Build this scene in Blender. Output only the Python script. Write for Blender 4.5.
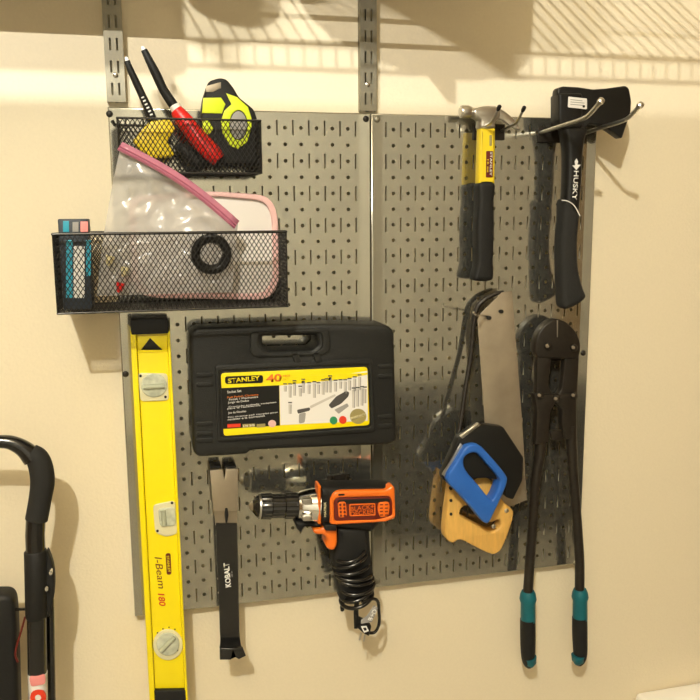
import bpy, bmesh, math, random
from mathutils import Vector, Matrix, Euler
random.seed(4)
for o in list(bpy.data.objects): bpy.data.objects.remove(o)
S = bpy.context.scene
COL = S.collection
IN = 0.0254
Z0 = 1.60                      # height of the top edge of the perforated panels above the floor

# ------------------------------------------------------------------ camera
FPX = 815.156
CAM = Vector((-0.36098, -1.32483, Z0 - 0.16410))
ROT = (Matrix.Rotation(-0.243257, 3, 'Z') @ Matrix.Rotation(-0.162162, 3, 'X') @ Matrix.Rotation(0.0075079, 3, 'Y'))
cd = bpy.data.cameras.new('camera'); cam = bpy.data.objects.new('camera', cd); COL.objects.link(cam)
cd.sensor_width = 36; cd.sensor_height = 36; cd.lens = FPX / 700 * 36; cd.clip_start = 0.02
cam.matrix_world = Matrix.Translation(CAM) @ (ROT @ Matrix.Rotation(math.radians(90), 3, 'X')).to_4x4()
S.camera = cam

# ------------------------------------------------------------------ light
S.view_settings.view_transform = 'Standard'; S.view_settings.look = 'None'
S.view_settings.gamma = 1; S.view_settings.use_curve_mapping = False
S.view_settings.exposure = 0.0
w = bpy.data.worlds.new('world'); S.world = w; w.use_nodes = True
w.node_tree.nodes['Background'].inputs[0].default_value = (1.0, 0.58, 0.22, 1)
w.node_tree.nodes['Background'].inputs[1].default_value = 0.24
def lamp(name, kind, loc, power, color, **kw):
    d = bpy.data.lights.new(name, kind); o = bpy.data.objects.new(name, d); COL.objects.link(o)
    o.location = loc; d.energy = power; d.color = color
    for k, v in kw.items(): setattr(d, k, v)
    return o
LAMP1 = Vector((-0.87, -2.12, Z0 + 1.18))
lamp('ceiling_bulb', 'POINT', LAMP1, 172, (1.0, 0.98, 0.88), shadow_soft_size=0.022)
tl = lamp('tube_lamp', 'AREA', (-1.2, -1.7, Z0 + .78), 40, (1.0, 0.96, 0.88), shape='RECTANGLE', size=0.20, size_y=0.004)
tl.rotation_euler = (math.radians(88), 0, 0)

# ------------------------------------------------------------------ helpers
def ray(px, py): return ROT @ Vector(((px - 350) / FPX, 1, -(py - 350) / FPX))
def W(px, py, Y):
    """world point seen at a place of the photograph, lying at depth Y in front of the wall"""
    d = ray(px, py); return CAM + d * ((Y - CAM.y) / d.y)
def M_(name, color, rough=0.5, metal=0.0, bump=0.0, scale=80, vary=0.0, coat=0.0, trans=0.0, alpha=None, emit=None, spec=0.5, stretch=None, ior=None, coat_rough=0.1):
    m = bpy.data.materials.new(name); m.use_nodes = True; nt = m.node_tree; b = nt.nodes['Principled BSDF']
    c = (*color, 1)
    b.inputs['Base Color'].default_value = c; b.inputs['Roughness'].default_value = rough; b.inputs['Metallic'].default_value = metal
    b.inputs['Specular IOR Level'].default_value = spec
    b.inputs['Coat Weight'].default_value = coat; b.inputs['Coat Roughness'].default_value = coat_rough
    b.inputs['Transmission Weight'].default_value = trans
    if ior: b.inputs['IOR'].default_value = ior
    if alpha is not None: b.inputs['Alpha'].default_value = alpha
    if bump or vary:
        tc = nt.nodes.new('ShaderNodeTexCoord'); n = nt.nodes.new('ShaderNodeTexNoise'); n.inputs['Scale'].default_value = scale; n.inputs['Detail'].default_value = 4
        src = tc.outputs['Object']
        if stretch:
            mp = nt.nodes.new('ShaderNodeMapping'); mp.inputs['Scale'].default_value = stretch
            nt.links.new(src, mp.inputs[0]); src = mp.outputs[0]
        nt.links.new(src, n.inputs['Vector'])
        if bump:
            bp = nt.nodes.new('ShaderNodeBump'); bp.inputs['Strength'].default_value = bump; bp.inputs['Distance'].default_value = 0.002
            nt.links.new(n.outputs['Fac'], bp.inputs['Height']); nt.links.new(bp.outputs[0], b.inputs['Normal'])
        if vary:
            r = nt.nodes.new('ShaderNodeMapRange'); r.inputs['From Min'].default_value = 0.3; r.inputs['From Max'].default_value = 0.7
            r.inputs['To Min'].default_value = 1 - vary; r.inputs['To Max'].default_value = 1 + vary
            mx = nt.nodes.new('ShaderNodeVectorMath'); mx.operation = 'SCALE'; mx.inputs[0].default_value = color
            nt.links.new(n.outputs['Fac'], r.inputs[0]); nt.links.new(r.outputs[0], mx.inputs['Scale']); nt.links.new(mx.outputs[0], b.inputs['Base Color'])
    return m

ORIG = {}
def link(name, me, mat, parent=None, smooth=False):
    o = bpy.data.objects.new(name, me); COL.objects.link(o)
    if mat: me.materials.append(mat)
    if smooth:
        me.polygons.foreach_set('use_smooth', [True] * len(me.polygons))
        if smooth != 'all': me.set_sharp_from_angle(angle=math.radians(smooth if smooth is not True else 40))
    if parent:
        root = parent
        while root.parent: root = root.parent
        me.transform(Matrix.Translation(-ORIG[root.name])); o.parent = parent
    else:
        n = len(me.vertices)
        if n:
            lo = Vector([min(v.co[i] for v in me.vertices) for i in range(3)]); hi = Vector([max(v.co[i] for v in me.vertices) for i in range(3)])
            c = Vector(((lo.x + hi.x) / 2, (lo.y + hi.y) / 2, lo.z))
            me.transform(Matrix.Translation(-c)); o.location = c; ORIG[o.name] = c
    return o
def tag(o, label=None, cat=None, group=None, kind=None):
    if label: o['label'] = label
    if cat: o['category'] = cat
    if group: o['group'] = group
    if kind: o['kind'] = kind
    return o
def thing(name, label, cat, loc, group=None):
    o = bpy.data.objects.new(name, None); COL.objects.link(o); o.location = loc; o.empty_display_size = 0.02
    ORIG[o.name] = Vector(loc); return tag(o, label, cat, group)
def bm_mesh(name, bm):
    bmesh.ops.recalc_face_normals(bm, faces=bm.faces)
    me = bpy.data.meshes.new(name); bm.to_mesh(me); bm.free(); return me
def from_obj(cu, name):
    t = bpy.data.objects.new('t', cu); COL.objects.link(t)
    dg = bpy.context.evaluated_depsgraph_get(); dg.update()
    me = bpy.data.meshes.new_from_object(t.evaluated_get(dg)); me.name = name
    bpy.data.objects.remove(t); bpy.data.curves.remove(cu); me.materials.clear(); return me
def cat_rom(pts, n=5, closed=True):
    out = []; L = len(pts)
    rng = range(L) if closed else range(L - 1)
    for i in rng:
        if closed: p0, p1, p2, p3 = pts[i - 1], pts[i], pts[(i + 1) % L], pts[(i + 2) % L]
        else: p0, p1, p2, p3 = pts[max(i - 1, 0)], pts[i], pts[i + 1], pts[min(i + 2, L - 1)]
        for k in range(n):
            t = k / n
            out.append(tuple(0.5 * (2 * b + (c - a) * t + (2 * a - 5 * b + 4 * c - d) * t * t + (3 * b - a - 3 * c + d) * t ** 3) for a, b, c, d in zip(p0, p1, p2, p3)))
    if not closed: out.append(tuple(pts[-1]))
    return out
def rnd(pts, r=3.0, n=4):
    """round each corner of a polygon (same unit as the points)"""
    out = []; L = len(pts)
    for i in range(L):
        a = Vector(pts[i - 1]); b = Vector(pts[i]); c = Vector(pts[(i + 1) % L])
        u = a - b; v = c - b; ru = min(r, u.length * .45); rv = min(r, v.length * .45)
        p = b + u.normalized() * ru; q = b + v.normalized() * rv
        for k in range(n + 1):
            t = k / n; out.append(tuple((1 - t) ** 2 * p + 2 * t * (1 - t) * b + t * t * q))
    return out
def plate(name, polys, yf, yb, mat, parent=None, bev=0.0015, px=True, smooth=35):
    """a solid of given thickness from outlines (first outer, the others holes); front at yf, back at yb"""
    cu = bpy.data.curves.new(name, 'CURVE'); cu.dimensions = '2D'; cu.fill_mode = 'BOTH'
    th = abs(yf - yb); bev = min(bev, th * 0.45); cu.extrude = th / 2 - bev; cu.bevel_depth = bev; cu.bevel_resolution = 2; cu.offset = -bev
    for P in polys:
        q = [W(x, y, yf) for x, y in P] if px else [Vector((x, 0, z)) for x, z in P]
        sp = cu.splines.new('POLY'); sp.points.add(len(q) - 1); sp.use_cyclic_u = True
        for i, v in enumerate(q): sp.points[i].co = (v.x, v.z, 0, 1)
    me = from_obj(cu, name)
    for v in me.vertices: v.co = Vector((v.co.x, (yf + yb) / 2 - v.co.z, v.co.y))
    bm = bmesh.new(); bm.from_mesh(me); bmesh.ops.remove_doubles(bm, verts=bm.verts, dist=1e-6); bmesh.ops.recalc_face_normals(bm, faces=bm.faces); bm.to_mesh(me); bm.free()
    return link(name, me, mat, parent, smooth)
def tube_bm(bm, pts, rad, seg=12, squash=None):
    """sweep a circle along points; rad is a number or one radius per point"""
    pts = [Vector(p) for p in pts]; n = len(pts)
    if not isinstance(rad, (list, tuple)): rad = [rad] * n
    rings = []; up = None
    for i in range(n):
        t = (pts[min(i + 1, n - 1)] - pts[max(i - 1, 0)]).normalized()
        if up is None:
            up = Vector((0, -1, 0)) if abs(t.y) < .9 else Vector((1, 0, 0))
        up = (up - t * up.dot(t)).normalized(); s = t.cross(up)
        ring = []
        for k in range(seg):
            a = 2 * math.pi * k / seg
            ring.append(bm.verts.new(pts[i] + (up * math.cos(a) * (squash or 1) + s * math.sin(a)) * rad[i]))
        rings.append(ring)
    for a, b in zip(rings, rings[1:]):
        for k in range(seg): bm.faces.new((a[k], a[(k + 1) % seg], b[(k + 1) % seg], b[k]))
    bm.faces.new(rings[0]); bm.faces.new(rings[-1][::-1])
def tube(name, pts, rad, mat, parent=None, seg=12, sm=0, squash=None):
    if sm:
        if isinstance(rad, (list, tuple)):
            q = cat_rom([(*p, r) for p, r in zip(pts, rad)], sm, False); pts = [p[:3] for p in q]; rad = [p[3] for p in q]
        else: pts = cat_rom([tuple(p) for p in pts], sm, False)
    bm = bmesh.new(); tube_bm(bm, pts, rad, seg, squash)
    return link(name, bm_mesh(name, bm), mat, parent, 50)
def box_bm(bm, lo, hi):
    x0, y0, z0 = lo; x1, y1, z1 = hi
    v = [bm.verts.new(c) for c in ((x0,y0,z0),(x1,y0,z0),(x1,y1,z0),(x0,y1,z0),(x0,y0,z1),(x1,y0,z1),(x1,y1,z1),(x0,y1,z1))]
    for f in ((0,1,2,3),(4,5,6,7),(0,1,5,4),(1,2,6,5),(2,3,7,6),(3,0,4,7)): bm.faces.new([v[i] for i in f])
def box(name, lo, hi, mat, parent=None, bev=0.0):
    bm = bmesh.new(); box_bm(bm, lo, hi); bmesh.ops.recalc_face_normals(bm, faces=bm.faces)
    if bev: bmesh.ops.bevel(bm, geom=bm.edges[:], offset=bev, segments=3, profile=.5, affect='EDGES')
    return link(name, bm_mesh(name, bm), mat, parent, 40)
def lathe(name, prof, origin, axis, mat, parent=None, seg=32, bumps=None):
    """profile [(t along axis, radius)]"""
    ax = Vector(axis).normalized(); u = ax.orthogonal().normalized(); v = ax.cross(u); bm = bmesh.new(); rings = []
    for t, r in prof:
        rings.append([bm.verts.new(Vector(origin) + ax * t + (u * math.cos(2*math.pi*k/seg) + v * math.sin(2*math.pi*k/seg)) * max(r * (1 if not bumps or k % 2 else bumps), 1e-5)) for k in range(seg)])
    for a, b in zip(rings, rings[1:]):
        for k in range(seg): bm.faces.new((a[k], a[(k+1) % seg], b[(k+1) % seg], b[k]))
    bm.faces.new(rings[0]); bm.faces.new(rings[-1][::-1])
    return link(name, bm_mesh(name, bm), mat, parent, 35)
def text(s, px, py, Y, h_px, mat, parent, name='lettering', rot=0.0, w_px=None, bold=0.0, shear=0.0):
    """raised print centred on a place of the front face at depth Y; h_px cap height and w_px width as seen in the photo"""
    cu = bpy.data.curves.new(name, 'FONT'); cu.body = s; cu.size = 1; cu.align_x = 'CENTER'; cu.align_y = 'CENTER'; cu.offset = bold; cu.shear = shear; cu.resolution_u = 3
    me = from_obj(cu, name)
    xs = [v.co.x for v in me.vertices]; ys = [v.co.y for v in me.vertices]
    cx, cy = (min(xs)+max(xs))/2, (min(ys)+max(ys))/2; sw, sh = max(xs)-min(xs), max(ys)-min(ys)
    c = W(px, py, Y); m1 = (W(px + .5, py, Y) - W(px - .5, py, Y)).length
    ky = h_px * m1 / sh; kx = (w_px * m1 / sw) if w_px else ky
    R = Matrix.Rotation(rot, 2)
    for v in me.vertices:
        q = R @ Vector(((v.co.x - cx) * kx, (v.co.y - cy) * ky)); v.co = Vector((c.x + q.x, c.y - 0.0002, c.z + q.y))
    bm = bmesh.new(); bm.from_mesh(me)
    ex = bmesh.ops.extrude_face_region(bm, geom=bm.faces[:]); bmesh.ops.translate(bm, verts=[g for g in ex['geom'] if isinstance(g, bmesh.types.BMVert)], vec=(0, -0.0003, 0))
    bmesh.ops.recalc_face_normals(bm, faces=bm.faces); bm.to_mesh(me); bm.free()
    return link(name, me, mat, parent)
def ell(cx, cy, rx, ry, n=28, a0=0): return [(cx + rx * math.cos(2*math.pi*k/n + a0), cy + ry * math.sin(2*math.pi*k/n + a0)) for k in range(n)]
def crop(pts, ox, oy, s): return [(ox + x / s, oy + y / s) for x, y in pts]

# ------------------------------------------------------------------ materials
MAT = dict(
 wall=M_('painted_wall', (0.80, 0.71, 0.52), .75, bump=.25, scale=220, vary=.015),
 ceil=M_('ceiling_paint', (0.8, 0.68, 0.48), .9), floor=M_('floor_boards', (0.27, 0.25, 0.20), .7, vary=.2, scale=6),
 far=M_('far_wall_paint', (0.80, 0.80, 0.74), .8), black=M_('black_plastic', (0.008, 0.008, 0.0075), .4, spec=.35, bump=.1, scale=400), case=M_('case_plastic', (0.011, 0.0115, 0.0105), .48, spec=.4, bump=.35, scale=500),
 rubber=M_('black_rubber', (0.009, 0.009, 0.0085), .6, spec=.35, bump=.2, scale=300), foam=M_('grey_black_foam', (0.011, 0.011, 0.010), .8, bump=.3, scale=300),
 gloss=M_('glossy_black', (0.008, 0.008, 0.008), .22, coat=.4), wire=M_('black_wire', (0.012, 0.012, 0.012), .45),
 steel=M_('bright_steel', (0.62, 0.60, 0.56), .28, 1), satin=M_('satin_steel', (0.42, 0.36, 0.27), .5, .8, vary=.1, scale=25), chrome=M_('chrome', (0.8, 0.8, 0.78), .12, 1),
 dark_steel=M_('dark_steel', (0.02, 0.016, 0.012), .4, .3, bump=.2, scale=120, vary=.2), galv=M_('track_metal', (0.27, 0.25, 0.19), .5, .8, vary=.08, scale=60),
 yellow=M_('yellow_paint', (0.93, 0.76, 0.0), .3, coat=.3), yelplas=M_('yellow_plastic', (0.88, 0.66, 0.02), .4), lime=M_('lime_plastic', (0.72, 0.86, 0.02), .4),
 orange=M_('orange_plastic', (0.85, 0.17, 0.01), .35, coat=.3), red=M_('red_plastic', (0.72, 0.015, 0.012), .38), darkred=M_('dark_red_plastic', (0.13, 0.012, 0.008), .35),
 white=M_('white_print', (0.85, 0.84, 0.80), .5), paper=M_('paper_white', (0.82, 0.80, 0.76), .55), pink=M_('pink_plastic', (0.46, 0.13, 0.21), .35), palepink=M_('pale_pink_plastic', (0.78, 0.50, 0.48), .35),
 blue=M_('blue_plastic', (0.02, 0.12, 0.48), .4, bump=.15, scale=300), teal=M_('teal_rubber', (0.0, 0.11, 0.14), .5), wood=M_('light_wood', (0.72, 0.42, 0.10), .5, vary=.12, scale=30, stretch=(6, 6, 1), coat=.15),
 tub=M_('milky_plastic', (0.78, 0.74, 0.70), .3, coat=.2), box_blue=M_('box_blue', (0.03, 0.36, 0.52), .45), box_dark=M_('box_dark', (0.02, 0.03, 0.045), .45), coralpink=M_('coral_print', (0.80, 0.28, 0.27), .5),
 printred=M_('red_print', (0.70, 0.04, 0.01), .5), printorange=M_('orange_print', (0.82, 0.20, 0.02), .5), green=M_('green_print', (0.02, 0.25, 0.10), .5), grey=M_('grey_print', (0.33, 0.32, 0.30), .5), olive=M_('seal_print', (0.32, 0.27, 0.10), .5),
 vial=M_('vial_glass', (0.52, 0.55, 0.42), .08, coat=1, vary=.25, scale=90), vialplate=M_('clear_plate', (0.74, 0.70, 0.44), .15, coat=.5), vialgreen=M_('vial_fluid', (0.42, 0.45, 0.33), .06, coat=1),
 shelfwire=M_('white_coated_wire', (0.8, 0.8, 0.78), .4), bucket=M_('grey_bucket', (0.25, 0.22, 0.18), .5), cream=M_('cream_knob', (0.8, 0.72, 0.42), .4), appliance=M_('white_enamel', (0.86, 0.84, 0.78), .35))

def panel_metal():
    m = bpy.data.materials.new('galvanised_panel'); m.use_nodes = True; nt = m.node_tree; b = nt.nodes['Principled BSDF']
    b.inputs['Metallic'].default_value = .6; b.inputs['Roughness'].default_value = .42
    g = nt.nodes.new('ShaderNodeBsdfGlossy'); g.inputs['Roughness'].default_value = .10
    tc = nt.nodes.new('ShaderNodeTexCoord'); mp = nt.nodes.new('ShaderNodeMapping'); mp.inputs['Scale'].default_value = (1, 1, .35)
    n = nt.nodes.new('ShaderNodeTexNoise'); n.inputs['Scale'].default_value = 14; n.inputs['Detail'].default_value = 6
    cr = nt.nodes.new('ShaderNodeValToRGB'); cr.color_ramp.elements[0].color = (.47, .46, .40, 1); cr.color_ramp.elements[1].color = (.58, .57, .495, 1)
    nt.links.new(tc.outputs['Object'], mp.inputs[0]); nt.links.new(mp.outputs[0], n.inputs['Vector']); nt.links.new(n.outputs['Fac'], cr.inputs[0]); nt.links.new(cr.outputs[0], b.inputs['Base Color']); nt.links.new(cr.outputs[0], g.inputs[0])
    mx = nt.nodes.new('ShaderNodeMixShader'); mx.inputs[0].default_value = .86
    nt.links.new(b.outputs[0], mx.inputs[1]); nt.links.new(g.outputs[0], mx.inputs[2]); nt.links.new(mx.outputs[0], nt.nodes['Material Output'].inputs[0])
    return m
MAT['panel'] = panel_metal()
def film():
    m = bpy.data.materials.new('clear_film'); m.use_nodes = True; nt = m.node_tree; nt.nodes.remove(nt.nodes['Principled BSDF'])
    out = nt.nodes['Material Output']; tr = nt.nodes.new('ShaderNodeBsdfTransparent'); g = nt.nodes.new('ShaderNodeBsdfGlossy'); g.inputs['Roughness'].default_value = .18
    d = nt.nodes.new('ShaderNodeBsdfTranslucent'); d.inputs[0].default_value = (.92, .90, .86, 1); df = nt.nodes.new('ShaderNodeBsdfDiffuse'); df.inputs[0].default_value = (.88, .86, .82, 1)
    a = nt.nodes.new('ShaderNodeMixShader'); a.inputs[0].default_value = .72; nt.links.new(d.outputs[0], a.inputs[1]); nt.links.new(df.outputs[0], a.inputs[2])
    b = nt.nodes.new('ShaderNodeMixShader'); b.inputs[0].default_value = .14; nt.links.new(a.outputs[0], b.inputs[1]); nt.links.new(g.outputs[0], b.inputs[2])
    lw = nt.nodes.new('ShaderNodeLayerWeight'); lw.inputs[0].default_value = .35
    mr = nt.nodes.new('ShaderNodeMapRange'); mr.inputs['To Min'].default_value = .36; mr.inputs['To Max'].default_value = .85; nt.links.new(lw.outputs['Facing'], mr.inputs[0])
    c = nt.nodes.new('ShaderNodeMixShader'); nt.links.new(mr.outputs[0], c.inputs[0]); nt.links.new(tr.outputs[0], c.inputs[1]); nt.links.new(b.outputs[0], c.inputs[2]); nt.links.new(c.outputs[0], out.inputs[0])
    return m
MAT['film'] = film()

# ------------------------------------------------------------------ the setting
tag(box('wall_back', (-2.4, 0, 0), (2.6, 0.12, 3.0), MAT['wall']), kind='structure')
tag(box('floor', (-2.4, -4.2, -0.1), (2.6, 0.12, 0), MAT['floor']), kind='structure')
tag(box('ceiling', (-2.4, -4.2, 3.0), (2.6, 0.12, 3.1), MAT['ceil']), kind='structure')
tag(box('wall_front', (-2.4, -4.3, 0), (2.6, -4.2, 3.0), MAT['far']), kind='structure')
# unseen board added just below the tube lamp to cut off its light
tag(box('light_cutoff_board_1', (-2.2, -1.60, Z0 + .653), (-.83, -1.45, Z0 + .667), MAT['ceil']), kind='structure')

# ------------------------------------------------------------------ perforated panels
def perforated_panel(x0, label, screws):
    t = thing('perforated_panel', label, 'tool board', (x0 + 8*IN, 0, Z0 - 32*IN), 'perforated metal panels')
    yf = -0.020; bm = bmesh.new()
    P = lambda x, z: bm.verts.new((x0 + x * IN, yf, Z0 + z * IN))
    def quad(a, b, c, d): bm.faces.new((P(a, d), P(c, d), P(c, b), P(a, b)))
    inset = 0.1
    for i in range(2, 31):
        xa, xb, xc = i * .5 - .25, i * .5 + .25, i * .5
        for j in range(1, 32):
            zt, zb, zc = -j + .5, -j - .5, -j
            if i % 2 == 1 and 3 <= i <= 29:           # round hole
                n = 12; inn = []; out = []
                for k in range(n):
                    a = 2*math.pi*k/n; c, s = math.cos(a), math.sin(a)
                    inn.append(P(xc + .118*c, zc + .118*s))
                    if k % 3 == 0: ox, oz = .25*c, .5*s
                    elif k % 3 == 1: ox, oz = (.25*(1 if c > 0 else -1), .5*(1 if s > 0 else -1)) if k in (1, 7) else (.12*(1 if c > 0 else -1), .5*(1 if s > 0 else -1))
                    else: ox, oz = (.12*(1 if c > 0 else -1), .5*(1 if s > 0 else -1)) if k in (2, 8) else (.25*(1 if c > 0 else -1), .5*(1 if s > 0 else -1))
                    out.append(P(xc + ox, zc + oz))
                for k in range(n): bm.faces.new((inn[k], out[k], out[(k+1) % n], inn[(k+1) % n]))
            elif i % 2 == 0 and j % 2 == 1:           # upright slot
                hw, hh = .048, .46
                o = [P(xa, zb), P(xb, zb), P(xb, zt), P(xa, zt)]; q = [P(xc-hw, zc-hh), P(xc+hw, zc-hh), P(xc+hw, zc+hh), P(xc-hw, zc+hh)]
                for k in range(4): bm.faces.new((o[k], o[(k+1) % 4], q[(k+1) % 4], q[k]))
            else: quad(xa, zt, xb, zb)
    quad(.75, -inset, 15.25, -.5); quad(.75, -31.5, 15.25, -32 + inset)
    quad(inset, -inset, .75, -32 + inset); quad(15.25, -inset, 16 - inset, -32 + inset)
    bmesh.ops.remove_doubles(bm, verts=bm.verts, dist=1e-5)
    bmesh.ops.recalc_face_normals(bm, faces=bm.faces)
    if sum(f.normal.y for f in bm.faces) > 0: bmesh.ops.reverse_faces(bm, faces=bm.faces)
    me = bpy.data.meshes.new('sheet'); bm.to_mesh(me); bm.free()
    s = link('sheet', me, MAT['panel'], t); md = s.modifiers.new('s', 'SOLIDIFY'); md.thickness = .0012; md.offset = -1
    # rolled rim
    bm = bmesh.new(); loops = []; r = inset * IN
    prof = [(r - r * math.sin(a), yf + r - r * math.cos(a)) for a in [math.radians(d) for d in (0, 18, 36, 54, 72, 90)]] + [(0, -.001)]
    for ins, y in prof:
        e = ins + .0004
        loops.append([bm.verts.new((x0 + e, y, Z0 - e)), bm.verts.new((x0 + 16*IN - e, y, Z0 - e)), bm.verts.new((x0 + 16*IN - e, y, Z0 - 32*IN + e)), bm.verts.new((x0 + e, y, Z0 - 32*IN + e))])
    for a, b in zip(loops, loops[1:]):
        for k in range(4): bm.faces.new((a[k], a[(k+1) % 4], b[(k+1) % 4], b[k]))
    link('rim', bm_mesh('rim', bm), MAT['panel'], t, 40)
    for (px, py, m) in screws:
        c = W(px, py, yf)
        lathe('screw', [(0, .0050), (.0012, .0050), (.0024, .0038), (.003, .0015)], (c.x, yf, c.z), (0, -1, 0), MAT[m], t, 16)
    return t
perforated_panel(-16*IN, 'left of the two perforated grey metal panels, behind the yellow level and black tool case', [(109.5, 114, 'dark_steel'), (365.8, 119, 'dark_steel'), (125.5, 374, 'dark_steel')])
perforated_panel(0, 'right of the two perforated grey metal panels, behind the hatchet, saws and bolt cutter', [(377, 119.5, 'galv'), (583, 353, 'dark_steel'), (377, 581, 'galv'), (575.5, 563, 'galv')])

# ------------------------------------------------------------------ shelf standards
def standard(pxb, pyb, label, screw_py):
    c = W(pxb, pyb, -.013); zb = c.z; top = Z0 + 1.0; wd = .0125
    t = thing('shelf_standard', label, 'shelf standard', (c.x, 0, zb), 'shelf standards on the wall')
    bm = bmesh.new(); y = -.013
    P = lambda x, z: bm.verts.new((c.x + x, y, z))
    def q(x0, z0, x1, z1): bm.faces.new((P(x0, z0), P(x1, z0), P(x1, z1), P(x0, z1)))
    pitch = 1.26 * IN; z = zb + .004
    q(-wd, zb, wd, z)
    while z < top:
        a, b = z + .006, z + .0235
        q(-wd, z, wd, a); q(-wd, a, -.0065, b); q(-.0035, a, .0035, b); q(.0065, a, wd, b); q(-wd, b, wd, z + pitch); z += pitch
    bmesh.ops.remove_doubles(bm, verts=bm.verts, dist=1e-6)
    for f in bm.faces:
        f.normal_update()
        if f.normal.y > 0: f.normal_flip()
    me = bpy.data.meshes.new('front_strip'); bm.to_mesh(me); bm.free()
    s = link('front_strip', me, MAT['galv'], t); md = s.modifiers.new('s', 'SOLIDIFY'); md.thickness = .0012; md.offset = 0
    bm = bmesh.new(); box_bm(bm, (c.x - wd - .0012, -.0136, zb), (c.x - wd, -.0005, z)); box_bm(bm, (c.x + wd, -.0136, zb), (c.x + wd + .0012, -.0005, z))
    box_bm(bm, (c.x - .002, -.0125, zb), (c.x + .002, -.0005, z))
    link('side_flange', bm_mesh('side_flange', bm), MAT['galv'], t)
    s = W(pxb - 1, screw_py, -.013)
    lathe('screw', [(0, .004), (.0015, .0038), (.0025, .002)], (s.x, -.0137, s.z), (0, -1, 0), MAT['chrome'], t, 14)
standard(116.5, 102, 'left slotted metal shelf standard ending above the small basket', 75)
standard(368.5, 111, 'right slotted metal shelf standard ending at the seam between the two panels', 84.5)

# ------------------------------------------------------------------ wire shelf above and what stands on it (their shadows fall on the wall)
ZS = Z0 + .268; DF = .315; XR = .478
t = thing('wire_shelf', 'white coated wire shelf above the tool panels, casting striped shadows', 'shelf', (0, -.16, ZS))
bm = bmesh.new(); x = -1.35
k = 0
while x < XR:
    tube_bm(bm, [(x, -.006, ZS), (x, -DF, ZS), (x, -DF - .003, ZS - .030)], .0016, 6); x += .0222
link('deck_wires', bm_mesh('deck_wires', bm), MAT['shelfwire'], t)
for y, z, r in ((-.010, ZS - .004, .003), (-DF, ZS - .0045, .0034), (-DF - .003, ZS - .034, .0034)):
    tube('rail', [(-1.36, y, z), (XR + .004, y, z)], r, MAT['shelfwire'], t, 8)
for pxb in (116.5, 368.5):
    X = W(pxb, 104, -.013).x
    box('bracket', (X - .006, -.31, ZS - .078), (X + .006, -.014, ZS - .006), MAT['galv'], t, .001)
def on_shelf(name, label, cat, cx, cy, r0, r1, h, mat='bucket'):
    o = lathe(name, [(0, r0 * .96), (.004, r0), (h, r1), (h, r1 - .004), (.01, r0 - .006)], (cx, cy, ZS + .0022), (0, 0, 1), MAT[mat], None, 40)
    tag(o, label, cat); return o
on_shelf('storage_bucket', 'big round bucket on the wire shelf above the claw hammer, seen only by its shadow', 'bucket', -.030, -.248, .160, .170, .28)
on_shelf('storage_bucket', 'round bucket on the wire shelf above the tape measure, seen only by its shadow', 'bucket', -.285, -.232, .062, .066, .26)
tag(box('storage_box', (-1.2, -.42, ZS + .0022), (-.40, -.03, ZS + .28), MAT['bucket'], None, .01), 'long box at the left end of the wire shelf, seen only by its shadow', 'box')

# ------------------------------------------------------------------ mesh baskets
def clip_line(p, d, x0, z0, x1, z1):
    t0, t1 = -1e9, 1e9
    for o, v, lo, hi in ((p[0], d[0], x0, x1), (p[1], d[1], z0, z1)):
        a, b = (lo - o) / v, (hi - o) / v
        if a > b: a, b = b, a
        t0, t1 = max(t0, a), min(t1, b)
    return (t0, t1) if t1 - t0 > 1e-4 else None
def lattice(name, org, U, V, lu, lv, mat, parent, pu=.0066, pv=.0102, wd=.0006):
    """expanded metal: two families of slanted strands on the rectangle org + u*U + v*V"""
    bm = bmesh.new(); N = U.cross(V).normalized()
    for s in (1, -1):
        d = Vector((pu, s * pv)); L = d.length; n = int((lu * pv + lv * pu) / (pu * pv)) + 2
        for k in range(-n, n):
            p = (k * pu, 0 if s > 0 else lv)
            c = clip_line(p, d, 0, 0, lu, lv)
            if not c: continue
            a = Vector(p) + d * c[0]; b = Vector(p) + d * c[1]
            A = org + U * a.x + V * a.y; B = org + U * b.x + V * b.y; dr = (B - A).normalized(); sd = dr.cross(N) * wd; nn = N * wd * .7
            r = [bm.verts.new(q) for q in (A + sd, A + nn, A - sd, A - nn, B + sd, B + nn, B - sd, B - nn)]
            for i in range(4): bm.faces.new((r[i], r[(i+1) % 4], r[4 + (i+1) % 4], r[4 + i]))
    return link(name, bm_mesh(name, bm), mat, parent)
def basket(label, x0, x1, zb, zt, yf, taper, rail):
    t = thing('mesh_basket', label, 'basket', ((x0+x1)/2, yf/2, zb), 'black mesh baskets')
    yb = -.0225; X, Y, Z = Vector((1,0,0)), Vector((0,1,0)), Vector((0,0,1)); h = zt - zb
    lattice('front_mesh', Vector((x0, yf, zb)), X, Z, x1-x0, h, MAT['wire'], t)
    lattice('back_mesh', Vector((x0, yb, zb)), X, Z, x1-x0, h, MAT['wire'], t)
    lattice('side_mesh', Vector((x0, yf, zb)), Y, Z, yb-yf, h, MAT['wire'], t)
    lattice('side_mesh', Vector((x1, yf, zb)), Y, Z, yb-yf, h, MAT['wire'], t)
    lattice('bottom_mesh', Vector((x0, yf, zb)), X, Y, x1-x0, yb-yf, MAT['wire'], t)
    bm = bmesh.new()
    for z, r in ((zt, rail), (zb, rail * .8)):
        c = [(x0, yf, z), (x1, yf, z), (x1, yb, z), (x0, yb, z)]
        for i in range(4): tube_bm(bm, [c[i], c[(i+1) % 4]], r, 8)
    for x in (x0, x1):
        for y in (yf, yb): tube_bm(bm, [(x, y, zb), (x, y, zt)], rail * .6, 8)
    link('frame_wire', bm_mesh('frame_wire', bm), MAT['gloss'], t, 60)
    return t
a = W(117, 119, -.115); b = W(260.5, 119.5, -.115); c = W(260, 173, -.115)
ub = basket('small black mesh basket at the top, holding the tape measure', a.x, b.x, c.z, (a.z + b.z) / 2, -.115, 0, .0016)
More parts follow.
